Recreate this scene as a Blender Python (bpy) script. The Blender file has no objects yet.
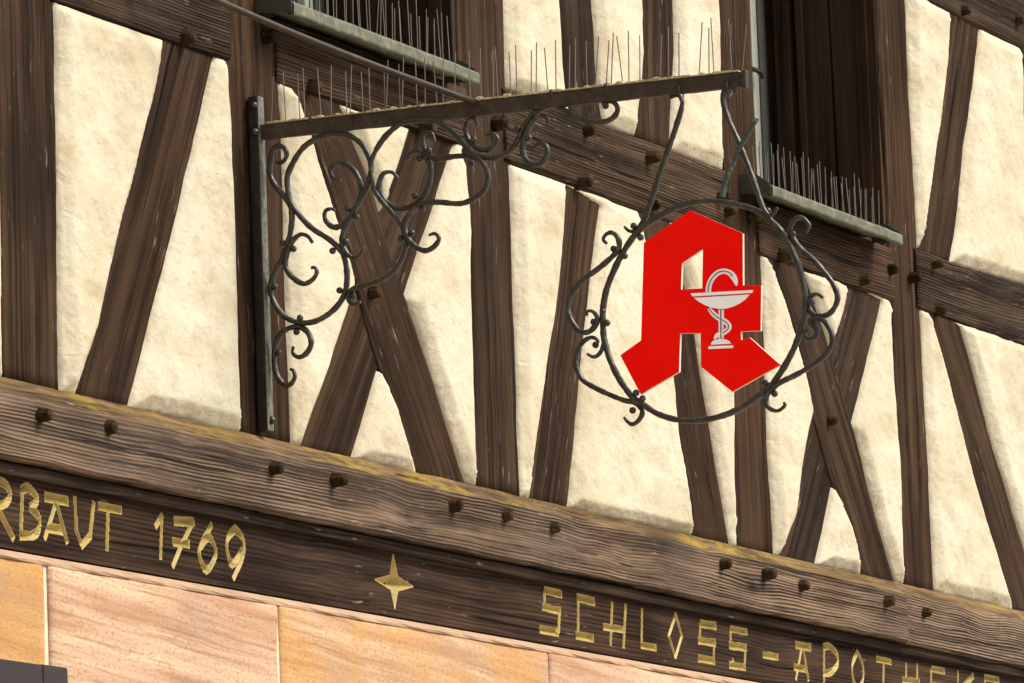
import bpy, bmesh, math, random
import numpy as np
from mathutils import Matrix, Vector
random.seed(7); RNG = np.random.RandomState(11)
SC = bpy.context.scene; COL = SC.collection

# ------------------------------------------------------------------ camera
TH, PIT, ROL, F = math.radians(67.126), math.radians(7.8925), math.radians(-2.096), 6325.5
d = np.array([math.sin(TH)*math.cos(PIT), math.cos(TH)*math.cos(PIT), math.sin(PIT)])
r = np.array([math.cos(TH), -math.sin(TH), 0.]); u = np.cross(r, d)
r, u = math.cos(ROL)*r+math.sin(ROL)*u, -math.sin(ROL)*r+math.cos(ROL)*u
CAM = np.array([0, 0, 3.57])-14.0*d
def _ray(x, y): return d+(x-512)/F*r-(y-341.5)/F*u
def W(x, y, Y=0.):                       # survey point on the facade, Y metres behind its face -> (X, Y, Z)
    v = _ray(x, y); return CAM+v*((Y-CAM[1])/v[1])
XB = W(268, 280, -.03)[0]                # the bracket's plane stands square to the wall here
def B(x, y):                             # point in the bracket's plane -> (Y, Z)
    v = _ray(x, y); p = CAM+v*((XB-CAM[0])/v[0]); return (p[1], p[2])
def XZ(pts, Y=0.):
    return [(lambda p: (p[0], p[2]))(W(a, b, Y)) for a, b in pts]
cam = bpy.data.cameras.new('camera'); co = bpy.data.objects.new('camera', cam); COL.objects.link(co)
co.matrix_world = Matrix(((r[0], u[0], -d[0], CAM[0]), (r[1], u[1], -d[1], CAM[1]), (r[2], u[2], -d[2], CAM[2]), (0, 0, 0, 1)))
cam.sensor_width = 36; cam.lens = F*36/1024; cam.clip_end = 5000; cam.clip_start = .1
SC.camera = co

# ------------------------------------------------------------------ materials
class N:
    def __init__(s, name):
        s.m = bpy.data.materials.new(name); s.m.use_nodes = True; s.t = s.m.node_tree
        s.b = s.t.nodes['Principled BSDF']; s.tc = s.t.nodes.new('ShaderNodeTexCoord'); s.oi = s.t.nodes.new('ShaderNodeObjectInfo')
    def n(s, typ, **kw):
        q = s.t.nodes.new('ShaderNode'+typ)
        for k, v in kw.items():
            if k in q.inputs: s.put(q.inputs[k], v)
            else: setattr(q, k, v)
        return q
    def put(s, i, v):
        if hasattr(v, 'node'): s.t.links.new(v, i)
        else: i.default_value = v
    def math(s, op, a, b=0., clamp=False):
        q = s.n('Math', operation=op); q.use_clamp = clamp; s.put(q.inputs[0], a); s.put(q.inputs[1], b); return q.outputs[0]
    def vm(s, op, a, b):
        q = s.n('VectorMath', operation=op); s.put(q.inputs[0], a); s.put(q.inputs[1], b); return q.outputs[0]
    def noise(s, v, scale, det=3, rough=.55, dist=0.):
        q = s.n('TexNoise', Scale=scale, Detail=det, Roughness=rough, Distortion=dist); s.put(q.inputs['Vector'], v); return q.outputs['Fac']
    def ramp(s, f, *stops):
        q = s.n('ValToRGB'); s.put(q.inputs[0], f); e = q.color_ramp.elements
        while len(e) < len(stops): e.new(.5)
        for i, (p, c) in enumerate(stops):
            e[i].position = p; e[i].color = (c if len(c) == 4 else (*c, 1)) if isinstance(c, tuple) else (c, c, c, 1)
        return q.outputs[0]
    def mix(s, f, a, b, mode='MIX'):
        q = s.n('Mix', data_type='RGBA', blend_type=mode); s.put(q.inputs[0], f)
        for i, v in ((6, a), (7, b)): s.put(q.inputs[i], v if hasattr(v, 'node') else (*v, 1))
        return q.outputs[2]
    def bump(s, h, strength, dist, prev=None):
        q = s.n('Bump', Strength=strength, Distance=dist); s.put(q.inputs['Height'], h)
        if prev is not None: s.put(q.inputs['Normal'], prev)
        return q.outputs[0]
    def done(s, col=None, rough=None, nrm=None, **kw):
        if col is not None: s.put(s.b.inputs['Base Color'], col if hasattr(col, 'node') else (*col, 1))
        if rough is not None: s.put(s.b.inputs['Roughness'], rough)
        if nrm is not None: s.put(s.b.inputs['Normal'], nrm)
        for k, v in kw.items(): s.put(s.b.inputs[k], v)
        return s.m

def wood(name, dark, light, grain=80., wav=.01, bump=.5, lich=0., grey=0., spec=.03, ridge=.5, speck=.6):
    m = N(name)
    rnd = m.math('MULTIPLY', m.oi.outputs['Random'], 37.)
    off = m.n('CombineXYZ', X=rnd, Y=rnd, Z=0.).outputs[0]
    p = m.vm('ADD', m.tc.outputs['Object'], off)
    w1 = m.n('TexNoise', Scale=1.6, Detail=1.); m.put(w1.inputs['Vector'], m.vm('MULTIPLY', p, (1., 3., 3.)))
    w2 = m.n('TexNoise', Scale=5., Detail=1.); m.put(w2.inputs['Vector'], m.vm('MULTIPLY', p, (1., 3., 3.)))
    wv = m.vm('ADD', m.vm('MULTIPLY', w1.outputs['Color'], (0, wav*3, wav*3)), m.vm('MULTIPLY', w2.outputs['Color'], (0, wav, wav)))
    vo = m.n('TexVoronoi', Scale=1.); m.put(vo.inputs['Vector'], m.vm('MULTIPLY', p, (2.1, 6., 6.)))
    kd = vo.outputs['Distance']
    bend = m.ramp(kd, (0., .010), (.4, 0.))                 # knots bend the grain round them
    q = m.vm('ADD', m.vm('ADD', p, wv), m.vm('MULTIPLY', bend, (0, 1., 1.)))
    g1 = m.noise(m.vm('MULTIPLY', q, (.8, grain*.4, grain*.4)), 1., 2, .5)
    g2 = m.noise(m.vm('MULTIPLY', q, (1.3, grain, grain)), 1., 1, .4)
    g3 = m.noise(m.vm('MULTIPLY', q, (4., grain*3.2, grain*3.2)), 1., 2, .6)
    qy = m.n('SeparateXYZ', Vector=q).outputs[1]
    ph = m.noise(m.vm('MULTIPLY', q, (.9, 9., 9.)), 1., 2, .5)
    cyc = m.math('ADD', m.math('MULTIPLY', qy, grain*1.15*6.283), m.math('MULTIPLY', ph, 26.))
    rg = m.math('MULTIPLY', m.math('ADD', m.math('SINE', cyc), 1.), .5)
    rg = m.math('POWER', rg, .6)
    amp_ = m.ramp(m.noise(m.vm('MULTIPLY', q, (1.1, 14., 14.)), 1., 2, .5), (.34, .25), (.62, 1.))
    ring = m.math('ADD', m.math('MULTIPLY', m.math('SUBTRACT', rg, .62), m.math('MULTIPLY', amp_, .24*ridge)), .5)
    nz_ = m.math('ADD', m.math('MULTIPLY', g1, .40), m.math('ADD', m.math('MULTIPLY', g2, .30), m.math('MULTIPLY', g3, .30)))
    g = m.math('ADD', ring, m.math('SUBTRACT', nz_, .5))
    c = m.ramp(g, (.36, tuple(x*.35 for x in dark)), (.45, dark), (.54, tuple((a+b)/2 for a, b in zip(dark, light))), (.64, light))
    big = m.noise(p, 2.3, 3); big2 = m.noise(m.vm('MULTIPLY', p, (1.2, 9, 9)), 1.4, 3)
    c = m.mix(m.ramp(big, (.38, 0.), (.68, .7)), c, tuple(x*.45 for x in dark))
    c = m.mix(m.ramp(big2, (.48, 0.), (.74, .4)), c, tuple(min(1, x*1.2) for x in light))
    hue = m.mix(m.oi.outputs['Random'], (.92, .93, .92), (1.16, 1.02, .88))
    c = m.mix(1., c, hue, 'MULTIPLY')
    kb = m.n('TexVoronoi', Scale=1.); m.put(kb.inputs['Vector'], m.vm('MULTIPLY', p, (2.1, 6., 6.)))
    has = m.ramp(m.n('SeparateColor', Color=kb.outputs['Color']).outputs[0], (.5, 0.), (.52, 1.))
    c = m.mix(m.math('MULTIPLY', m.ramp(kd, (.03, .9), (.12, 0.)), has), c, tuple(x*.22 for x in dark))
    crk = m.noise(m.vm('MULTIPLY', q, (.55, grain*.55, grain*.55)), 1.3, 1, .3)
    crf = m.ramp(crk, (.72, 0.), (.75, 1.))
    c = m.mix(m.math('MULTIPLY', crf, .9), c, tuple(x*.12 for x in dark))              # drying cracks
    fl = m.noise(m.vm('MULTIPLY', p, (12, 95, 95)), 1., 2, .6)
    flm = m.math('MULTIPLY', m.ramp(fl, (.66, 0.), (.72, 1.)), m.ramp(m.noise(p, 3.1, 2), (.48, 0.), (.6, 1.)))
    c = m.mix(m.math('MULTIPLY', flm, speck), c, (.36, .30, .24))                          # lime specks
    if grey: c = m.mix(m.ramp(m.noise(p, 1.1, 3), (.35, 0.), (.65, grey)), c, tuple(sum(light)/3*x for x in (1.15, 1.05, .98)), 'OVERLAY' if 0 else 'MIX')
    if lich:
        ln = m.noise(m.vm('MULTIPLY', p, (.5, 1.6, 1.6)), 8., 5, .75); lb = m.noise(p, 1.3, 2)
        lm = m.math('MULTIPLY', m.ramp(ln, (.46, 0.), (.60, 1.)), m.ramp(lb, (.46, .1), (.58, lich)))
        c = m.mix(lm, c, (.27, .185, .028))
    h = m.math('SUBTRACT', g, m.math('MULTIPLY', crf, .5))
    nr = m.bump(h, bump, .006)
    return m.done(c, m.ramp(g, (.3, .7), (.7, .85)), nr, **{'Specular IOR Level': spec})

M = {}
M['post'] = wood('post_oak', (.0205, .0125, .0080), (.063, .039, .0245), 105, .003, .45, ridge=.32, speck=.35)
M['brace'] = wood('brace_oak', (.0195, .0120, .0080), (.060, .0380, .0245), 95, .004, .45, ridge=.34, speck=.35)
M['rail'] = wood('rail_oak', (.0185, .0118, .0080), (.078, .0525, .0365), 112, .005, 1., ridge=.95, speck=.3)
M['sill'] = wood('sill_oak', (.0410, .0290, .0210), (.190, .142, .105), 118, .007, 1., grey=.12, ridge=1.2, speck=.3)
M['ledge'] = wood('ledge_lichen_oak', (.060, .0415, .0265), (.165, .117, .072), 60, .02, .8, lich=.75)
M['board'] = wood('board_oak', (.0190, .0120, .0085), (.058, .0385, .0275), 88, .004, .9, grey=.08, ridge=.8, speck=.4)
M['reveal'] = wood('reveal_oak', (.031, .0200, .0140), (.053, .0345, .0240), 95, .003, .5, ridge=.3, speck=0.)
M['peg'] = wood('peg_oak', (.022, .0145, .0080), (.062, .043, .022), 60, .01, .6, ridge=.3)

def plaster():
    m = N('lime_plaster'); p = m.tc.outputs['Object']
    pa = m.vm('MULTIPLY', p, (.5, 1., 1.)); a = m.noise(pa, 4.2, 4, .6); b = m.noise(pa, 11, 5, .65); f = m.noise(pa, 75, 4, .65); ff = m.noise(pa, 240, 2, .6)
    c = m.ramp(a, (.3, (0.397, 0.344, 0.243)), (.5, (0.455, 0.407, 0.303)), (.7, (0.487, 0.446, 0.345)))
    c = m.mix(m.ramp(b, (.48, 0.), (.72, .6)), c, (0.339, 0.270, 0.165))
    st = m.noise(m.vm('MULTIPLY', p, (4, 4, 4.5)), 1., 4, .6)
    c = m.mix(m.ramp(st, (.55, 0.), (.76, .38)), c, (0.339, 0.266, 0.158))
    c = m.mix(m.ramp(f, (.56, 0.), (.78, .5)), c, (0.275, 0.212, 0.123))
    sp = m.math('MULTIPLY', m.ramp(ff, (.64, 0.), (.71, 1.)), m.ramp(b, (.4, .1), (.65, .7)))
    c = m.mix(sp, c, (0.173, 0.130, 0.070))
    spot = m.noise(p, 6.5, 3, .5)
    c = m.mix(m.ramp(spot, (.70, 0.), (.80, .5)), c, (0.245, 0.183, 0.099))
    tr = m.noise(m.vm('MULTIPLY', p, (.55, 1., 1.)), 30, 3, .55, 1.2)
    md = m.noise(p, 13, 3, .5)
    n1 = m.bump(md, .5, .022); n2 = m.bump(tr, .3, .009, n1); n3 = m.bump(f, .24, .003, n2); n3 = m.bump(ff, .22, .0012, n3)
    return m.done(c, .92, n3, **{'Specular IOR Level': .05})
M['plaster'] = plaster()

def stone():
    m = N('sandstone'); rnd = m.oi.outputs['Random']
    off = m.n('CombineXYZ', X=m.math('MULTIPLY', rnd, 19.), Y=0., Z=m.math('MULTIPLY', rnd, 7.)).outputs[0]
    p = m.vm('ADD', m.tc.outputs['Object'], off)
    rt = m.n('VectorRotate', rotation_type='Y_AXIS', Angle=-.06); m.put(rt.inputs['Vector'], p); q = rt.outputs[0]
    wv = m.n('TexNoise', Scale=2.4, Detail=3.); m.put(wv.inputs['Vector'], p)
    q = m.vm('ADD', q, m.vm('MULTIPLY', wv.outputs['Color'], (0, 0, .022)))
    bed = m.noise(m.vm('MULTIPLY', q, (1.0, 3, 24)), 1., 5, .65); bed2 = m.noise(m.vm('MULTIPLY', q, (2.2, 4, 70)), 1., 4, .65)
    base = m.oi.outputs['Color']
    c = m.mix(m.ramp(bed, (.33, .75), (.5, 0.)), base, (.58, .42, .27))
    c = m.mix(m.ramp(bed, (.50, 0.), (.66, .8)), c, (.33, .165, .09))
    c = m.mix(m.ramp(bed2, (.50, 0.), (.66, .85)), c, (.27, .145, .085))
    och = m.noise(p, 4., 4, .6)
    c = m.mix(m.math('MULTIPLY', m.ramp(och, (.42, 0.), (.62, .75)), m.ramp(m.oi.outputs['Alpha'], (.3, .1), (1., 1.))), c, (.45, .225, .045))
    gr = m.noise(m.vm('MULTIPLY', q, (.5, 1., 1.)), 170, 4, .75); bl = m.noise(p, 2.2, 3)
    c = m.mix(m.ramp(gr, (.50, 0.), (.68, .75)), c, (.22, .115, .065))
    c = m.mix(m.ramp(bl, (.56, 0.), (.78, .6)), c, (.25, .17, .12))
    n = m.bump(bed, .35, .01); n = m.bump(gr, .5, .003, n)
    return m.done(c, .9, n, **{'Specular IOR Level': .15})
M['stone'] = stone()
def simple(name, col, rough, var=.25, vs=12., bump=.15, metal=0., patina=None, pf=(.55, .7), spec=.5):
    m = N(name); p = m.tc.outputs['Object']; a = m.noise(p, vs, 4, .65)
    c = m.ramp(a, (.3, tuple(x*(1-var) for x in col)), (.7, tuple(min(1, x*(1+var)) for x in col)))
    if patina:
        k = m.noise(p, vs*2.2, 5, .7); c = m.mix(m.ramp(k, (pf[0], 0.), (pf[1], .85)), c, patina)
    return m.done(c, m.ramp(a, (.3, max(0, rough-.08)), (.7, min(1, rough+.1))), m.bump(m.noise(p, vs*9, 3), bump, .000), Metallic=metal, **{'Specular IOR Level': spec})
M['iron'] = simple('wrought_iron', (.019, .0145, .0098), .38, .6, 22, .7, .0, (.075, .070, .046), (.52, .70), .45)
M['iron_pale'] = simple('pale_front_iron', (.095, .097, .072), .65, .5, 30, .6, 0., (.035, .027, .018), (.48, .60))
M['iron_brown'] = simple('rusted_iron_arm', (.036, .0245, .0165), .6, .5, 18, .6, 0., (.075, .056, .036), (.5, .74), .25)
M['iron_red'] = simple('dark_bar_iron', (.016, .0095, .008), .6, .5, 30, .7, 0., (.04, .022, .017), (.52, .66), .3)
M['green_strap'] = simple('green_patina_metal', (.045, .062, .046), .5, .35, 25, .3, 0., (.22, .25, .20), (.56, .66), .3)
M['zinc'] = simple('weathered_zinc', (.085, .088, .060), .6, .35, 16, .4, .0, (.20, .185, .115), (.5, .68), .25)
M['zinc_dark'] = simple('dark_zinc_end', (.028, .026, .021), .6, .3)  # darker zinc for the end faces of the sills
M['wire'] = simple('spike_wire', (.12, .095, .078), .5, .2, 9, 0, .2)
M['strip'] = simple('spike_base', (.36, .29, .155), .75, .4, 45, .6, 0., (.62, .54, .36), (.5, .62))
M['gold'] = simple('gilding', (.31, .225, .060), .45, .3, 30, .05, .1, (.07, .05, .016), (.60, .72), .4)
M['frame'] = simple('dull_window_frame', (.10, .105, .088), .55, .1)
M['sash'] = simple('painted_casement', (.40, .43, .36), .5, .08)
M['mortar'] = simple('lime_mortar', (.50, .41, .30), .95, .25, 40, .6)
M['fillet'] = simple('pale_stone_fillet', (.37, .25, .165), .92, .2, 9, .5, 0., (.33, .20, .115), (.46, .66), .1)
M['box'] = simple('grey_coated_metal', (.036, .029, .030), .7, .08, 5, .05, spec=.06)
M['edge'] = simple('sign_edge', (.62, .50, .42), .45, .15, 20, .1)
M['white'] = simple('white_enamel', (.92, .95, .98), .35, .02, 8, 0)
M['greyline'] = simple('dark_red_line', (.20, .045, .04), .45, .05, 8, 0)
m = N('red_enamel'); p = m.tc.outputs['Object']
c = m.ramp(m.noise(p, 5, 3), (.35, (.90, .003, .0008)), (.7, (.96, .007, .001)))
M['red'] = m.done(c, m.ramp(m.noise(p, 6, 3), (.3, .34), (.7, .46)), m.bump(m.noise(p, 9, 2), .06, .003), **{'Specular IOR Level': .06})
m = N('window_glass'); M['glass'] = m.done((.02, .022, .024), .04, None)
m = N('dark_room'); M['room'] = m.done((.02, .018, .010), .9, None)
m = N('street_paving'); p = m.tc.outputs['Object']
v = m.n('TexVoronoi', Scale=7., feature='DISTANCE_TO_EDGE'); m.put(v.inputs['Vector'], p)
c = m.mix(m.ramp(v.outputs['Distance'], (.02, 1.), (.06, 0.)), m.ramp(m.noise(p, 3, 4), (.3, (.40, .36, .30)), (.7, (.52, .465, .39))), (.12, .1, .08))
M['paving'] = m.done(c, .85, m.bump(v.outputs['Distance'], .4, .02))

# ------------------------------------------------------------------ mesh helpers
def mesh_obj(name, verts, faces, mats, parent=None, fm=None, smooth=False, mat=None):
    me = bpy.data.meshes.new(name); me.from_pydata([tuple(map(float, v)) for v in verts], [], [tuple(f) for f in faces])
    for x in (mats if isinstance(mats, (list, tuple)) else [mats]): me.materials.append(M[x])
    if fm is not None: me.polygons.foreach_set('material_index', np.array(fm, dtype=np.int32))
    me.polygons.foreach_set('use_smooth', np.full(len(me.polygons), smooth, dtype=bool))
    me.update(); o = bpy.data.objects.new(name, me); COL.objects.link(o)
    if mat is not None: o.matrix_world = mat
    if parent is not None:
        o.parent = parent
    return o
def tag(o, label, cat, group=None, kind=None):
    if label: o['label'] = label
    if cat: o['category'] = cat
    if group: o['group'] = group
    if kind: o['kind'] = kind
    return o
FLAT = Matrix(((1, 0, 0, 0), (0, 0, -1, 0), (0, 1, 0, 0), (0, 0, 0, 1)))   # boards: local X along, local Y up, local Z out
def lay(o):
    o.data.transform(FLAT.inverted()); o.matrix_world = FLAT; return o
class MB:
    def __init__(s): s.v = []; s.f = []; s.m = []
    def add(s, v, f, mi=0):
        k = len(s.v); s.v += [tuple(x) for x in v]; s.f += [tuple(i+k for i in q) for q in f]; s.m += [mi]*len(f)
    def box(s, x0, x1, y0, y1, z0, z1, mi=0, bev=0.):
        bm = bmesh.new(); bmesh.ops.create_cube(bm, size=1)
        for q in bm.verts: q.co = ((x0+x1)/2+q.co.x*(x1-x0), (y0+y1)/2+q.co.y*(y1-y0), (z0+z1)/2+q.co.z*(z1-z0))
        if bev: bmesh.ops.bevel(bm, geom=bm.edges[:], offset=bev, segments=2, affect='EDGES', profile=.6)
        s.bm(bm, mi)
    def bm(s, bm, mi=0):
        bm.verts.index_update(); s.add([q.co[:] for q in bm.verts], [[q.index for q in f.verts] for f in bm.faces], mi); bm.free()
    def ball(s, c, rad, sub=2, sc=(1, 1, 1)):
        bm = bmesh.new(); bmesh.ops.create_icosphere(bm, subdivisions=sub, radius=rad)
        for q in bm.verts: q.co = (c[0]+q.co.x*sc[0], c[1]+q.co.y*sc[1], c[2]+q.co.z*sc[2])
        s.bm(bm)
    def tube(s, pts, rad, n=8, sx=1.):        # sweep; rad scalar or list
        P = np.array(pts, float); k = len(P); rad = np.full(k, rad) if np.isscalar(rad) else np.array(rad)
        T = np.gradient(P, axis=0); T /= np.linalg.norm(T, axis=1)[:, None]+1e-12
        ref = np.eye(3)[np.abs(T).max(0).argmin()]
        V = []
        for i in range(k):
            a = np.cross(T[i], ref); a /= np.linalg.norm(a); b = np.cross(a, T[i])
            for j in range(n):
                w = 2*math.pi*(j+.5)/n; cx, cy = math.cos(w), math.sin(w)
                g = 1/(abs(cx)**5+abs(cy)**5)**.2 if n >= 8 else 1.      # slightly square section: hammered bar
                V.append(P[i]+rad[i]*g*(a*cx+b*cy*sx))
        Fc = [(i*n+j, i*n+(j+1) % n, (i+1)*n+(j+1) % n, (i+1)*n+j) for i in range(k-1) for j in range(n)]
        Fc += [tuple(range(n))[::-1], tuple((k-1)*n+j for j in range(n))]
        s.add(V, Fc)
    def prism(s, poly, holes, to3, t0, t1, mside=1):  # flat polygon with holes, thickness t0..t1 along X
        bm = bmesh.new(); loops = []
        for L in [poly]+holes:
            vs = [bm.verts.new((t0, q[0], q[1])) for q in L]
            loops.append([bm.edges.new((vs[i], vs[(i+1) % len(vs)])) for i in range(len(vs))])
        bmesh.ops.triangle_fill(bm, use_beauty=True, edges=[e for l in loops for e in l])
        bmesh.ops.dissolve_limit(bm, angle_limit=.01, verts=bm.verts[:], edges=[e for e in bm.edges if not e.is_boundary])
        fr = bm.faces[:]
        ex = bmesh.ops.extrude_face_region(bm, geom=fr, use_keep_orig=True)
        for q in [g for g in ex['geom'] if isinstance(g, bmesh.types.BMVert)]: q.co.x = t1
        bmesh.ops.recalc_face_normals(bm, faces=bm.faces[:])
        bm.verts.index_update()
        k = len(s.v); s.v += [q.co[:] for q in bm.verts]
        for f in bm.faces:
            s.f.append(tuple(q.index+k for q in f.verts)); s.m.append(0 if abs(f.normal.x) > .5 else mside)
        bm.free()
    def obj(s, name, mats, parent=None, smooth=False, mat=None):
        return mesh_obj(name, s.v, s.f, mats, parent, s.m, smooth, mat)
def spline(pts, per=6, closed=False):
    P = np.array(pts, float); n = len(P); out = []
    for i in range(n if closed else n-1):
        g = lambda k: P[k % n] if closed else P[min(max(k, 0), n-1)]
        a, b, c, e = g(i-1), g(i), g(i+1), g(i+2)
        for j in range(per):
            t = j/per
            out.append(.5*((2*b)+(-a+c)*t+(2*a-5*b+4*c-e)*t*t+(-a+3*b-3*c+e)*t**3))
    out.append(P[0] if closed else P[-1]); return np.array(out)
def vnoise(x, z, scale, seed):            # smooth value noise on arrays, -1..1
    g = np.random.RandomState(seed).rand(64, 64)*2-1
    a, b = x*scale+50., z*scale+50.; i, j = np.floor(a).astype(int), np.floor(b).astype(int); fa, fb = a-i, b-j
    fa, fb = fa*fa*(3-2*fa), fb*fb*(3-2*fb)
    G = lambda p, q: g[p % 64, q % 64]
    return (G(i, j)*(1-fa)+G(i+1, j)*fa)*(1-fb)+(G(i, j+1)*(1-fa)+G(i+1, j+1)*fa)*fb
def empty(name, loc):
    o = bpy.data.objects.new(name, None); o.location = loc; o.empty_display_size = .2; COL.objects.link(o); return o
def under(o, root):                        # parent keeping world placement (roots are unrotated)
    o.parent = root; o.matrix_parent_inverse = Matrix.Translation(root.location).inverted(); return o

HOUSE = empty('half_timbered_house', (0, 0, 0))
tag(HOUSE, 'half-timbered house with dark oak beams, cream plaster panels and a sandstone ground floor', 'house')

# ------------------------------------------------------------------ timbers
FOOT = []                                   # footprints in (X, Z): plaster keeps off them
def timber(name, L, R, mat, front=0., thick=.10, seg=.03, foot=True, rough=.0016, parent=HOUSE, rnd=.007):
    L, R = np.array(L, float), np.array(R, float)
    def res(Pn, n):
        s = np.r_[0, np.cumsum(np.linalg.norm(np.diff(Pn, axis=0), axis=1))]; t = np.linspace(0, s[-1], n)
        return np.c_[np.interp(t, s, Pn[:, 0]), np.interp(t, s, Pn[:, 1])]
    ln = np.linalg.norm(L[-1]-L[0]); n = max(4, int(ln/seg)); l, q = res(L, n), res(R, n)
    if foot: FOOT.append(np.r_[l[::2], l[-1:], q[-1:], q[::-2]])
    c0, c1 = (l[0]+q[0])/2, (l[-1]+q[-1])/2; ax = (c1-c0)/np.linalg.norm(c1-c0)
    X = Vector((ax[0], 0, ax[1])); Zv = Vector((0, -1, 0)); Yv = Zv.cross(X)
    mat4 = Matrix(((X.x, Yv.x, Zv.x, c0[0]), (X.y, Yv.y, Zv.y, front), (X.z, Yv.z, Zv.z, c0[1]), (0, 0, 0, 1)))
    inv = mat4.inverted()
    sd = random.randint(0, 9999); V = []; w = np.linalg.norm(q-l, axis=1)
    us = [0, 0, .3, 1] ; nf = 7
    prof = [(0, 0, -thick), (0, 0, -rnd), (rnd*.3, 0, -rnd*.3), (rnd, 0, 0)]
    for i in range(n):
        e = (q[i]-l[i])/max(w[i], 1e-6); row = []
        for a, _, dz in prof: row.append((a, dz))
        for k in range(1, nf): row.append((rnd+(w[i]-2*rnd)*k/nf, 0))
        for a, _, dz in reversed(prof): row.append((w[i]-a, dz))
        for (a, dz) in row:
            px = l[i]+e*a
            jit = vnoise(np.array([px[0]]), np.array([px[1]]), 11, sd)[0]*rough+vnoise(np.array([px[0]]), np.array([px[1]]), 40, sd+1)[0]*rough*.6 if dz > -thick else 0
            dzz = min(0, 0)+dz+(jit if dz > -thick else 0)
            V.append(inv @ Vector((px[0], front-dzz, px[1])))
    m_ = len(prof)*2+nf-1
    Fc = [(i*m_+j, i*m_+j+1, (i+1)*m_+j+1, (i+1)*m_+j) for i in range(n-1) for j in range(m_-1)]
    Fc += [tuple(range(m_)), tuple((n-1)*m_+j for j in range(m_))[::-1]]
    bm = bmesh.new(); vs = [bm.verts.new(v) for v in V]
    for f in Fc: bm.faces.new([vs[k] for k in f])
    bmesh.ops.recalc_face_normals(bm, faces=bm.faces[:])
    me = bpy.data.meshes.new(name); bm.to_mesh(me); bm.free(); me.materials.append(M[mat])
    for pl in me.polygons: pl.use_smooth = len(pl.vertices) == 4
    o = bpy.data.objects.new(name, me); COL.objects.link(o); o.parent = parent; o.matrix_world = mat4
    return o
TOP = 5.30
def up(L, dx=-.0):                          # carry an edge straight up to the eaves
    L = list(L); L[0] = (L[1][0]+(L[0][0]-L[1][0])*.3, L[0][1]); return [(L[0][0], TOP)]+L
ZS = 3.225
posts = {
 'a': ([(-3, -10), (0, 110), (3, 250), (5, 378)], [(52, -10), (54, 60), (56, 200), (58, 392)]),
 'b': ([(224, -10), (226.5, 58), (232, 120), (238, 250), (243, 434)], [(274, -10), (277, 80), (280, 120), (284.5, 290), (290, 446)]),
 'c': ([(460, -10), (463, 145), (472, 220), (478, 489)], [(502, -10), (505, 90), (509, 200), (517, 440), (519.5, 497)]),
 'd': ([(719, -10), (722.5, 100), (724, 170), (728, 250), (733, 350), (736, 430), (738.5, 550)], [(749, -10), (755, 145), (760, 250), (766, 440), (772.5, 556)]),
 'e': ([(879, -10), (882, 100), (889, 200), (891, 298), (899, 430), (905, 586)], [(903.5, -10), (908, 100), (914, 200), (919, 316), (925, 435), (933, 594)]),
 'f': ([(1016, -10), (1020, 29), (1024, 80), (1030, 250), (1046, 618)], [(1040, -10), (1042, 29), (1045, 80), (1053, 250), (1072, 622)]),
}
T = {}
for k, (L, R) in posts.items(): T[k] = timber('timber_post', up(XZ([(a-1.5, b) for a, b in L])), up(XZ([(a+1.5, b) for a, b in R])), 'post', 0., .10)
for x in (-3.25, 4.75):                      # the next posts along, just out of the picture
    timber('timber_post', [(x, TOP), (x, ZS)], [(x+.17, TOP), (x+.17, ZS)], 'post', 0.)
EX = lambda P: np.array(XZ(P))
def strut(L, R, front, mat='brace', top=False):
    L, R = XZ([(a-2.5, b) for a, b in L]), XZ([(a+2.2, b) for a, b in R])
    if top: L, R = up(L), up(R)
    return timber('timber_brace', L, R, mat, front, .09)
T['b1'] = strut([(167, 34), (161.6, 77), (145, 145), (122, 228), (102, 325), (76, 398)], [(215, 48), (204, 94), (189, 162), (171, 233), (140.5, 357), (127, 410)], .0025)
T['b3'] = strut([(415, 121), (397.5, 175), (379, 222), (351, 305), (325, 385), (302, 449)], [(458, 133), (447, 164), (435, 205), (421, 245), (405, 297), (380, 363), (351, 462)], .006)
T['b2'] = strut([(287, 74), (307, 114), (319, 156), (336, 209), (354, 270), (380, 361), (400, 407), (421, 480)], [(333, 89), (351, 141), (371, 189), (394, 274), (405, 300), (430, 376), (466, 493)], .000)
T['s3'] = strut([(556, -10), (567, 80), (573, 121)], [(584, -10), (596, 86), (603, 132)], .0015, top=True)
T['s3b'] = strut([(568, 184), (567, 215), (559, 302), (540, 440), (531, 503)], [(601, 194), (594, 240), (582, 340), (574, 430), (566, 512)], .002)
T['s4'] = strut([(647, -10), (645, 61), (637, 140)], [(674, -10), (673, 50), (668, 152)], .0015, top=True)
T['s4b'] = strut([(639, 205), (646, 230), (660, 300), (674, 372), (681.5, 440), (696, 540)], [(667, 215), (684, 288), (693, 333), (710, 440), (728.5, 548)], .002)
T['b5'] = strut([(851, 280), (842, 323), (828, 362), (812, 428), (795.5, 519), (779, 562)], [(883, 291), (875, 330), (851, 425), (833, 482), (825, 522), (814, 569)], .006)
T['b4'] = strut([(767, 250), (793, 320), (807, 376), (819.6, 430), (834.4, 480), (855, 530), (864.5, 579)], [(798, 260), (808, 290), (819, 322), (831, 360), (852, 430), (870.5, 504), (894, 587)], .000)
T['s8'] = strut([(953, 7), (947.5, 74), (939, 141), (927, 230), (920, 255)], [(979, 17), (971, 88), (962, 148), (954, 230), (947, 266)], .0015)
T['b9'] = strut([(929, 306), (947, 365), (966, 440), (990, 525), (1017, 614)], [(956, 317), (974, 379), (988, 437), (1008, 500), (1024, 553), (1043, 618)], .002)
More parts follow.
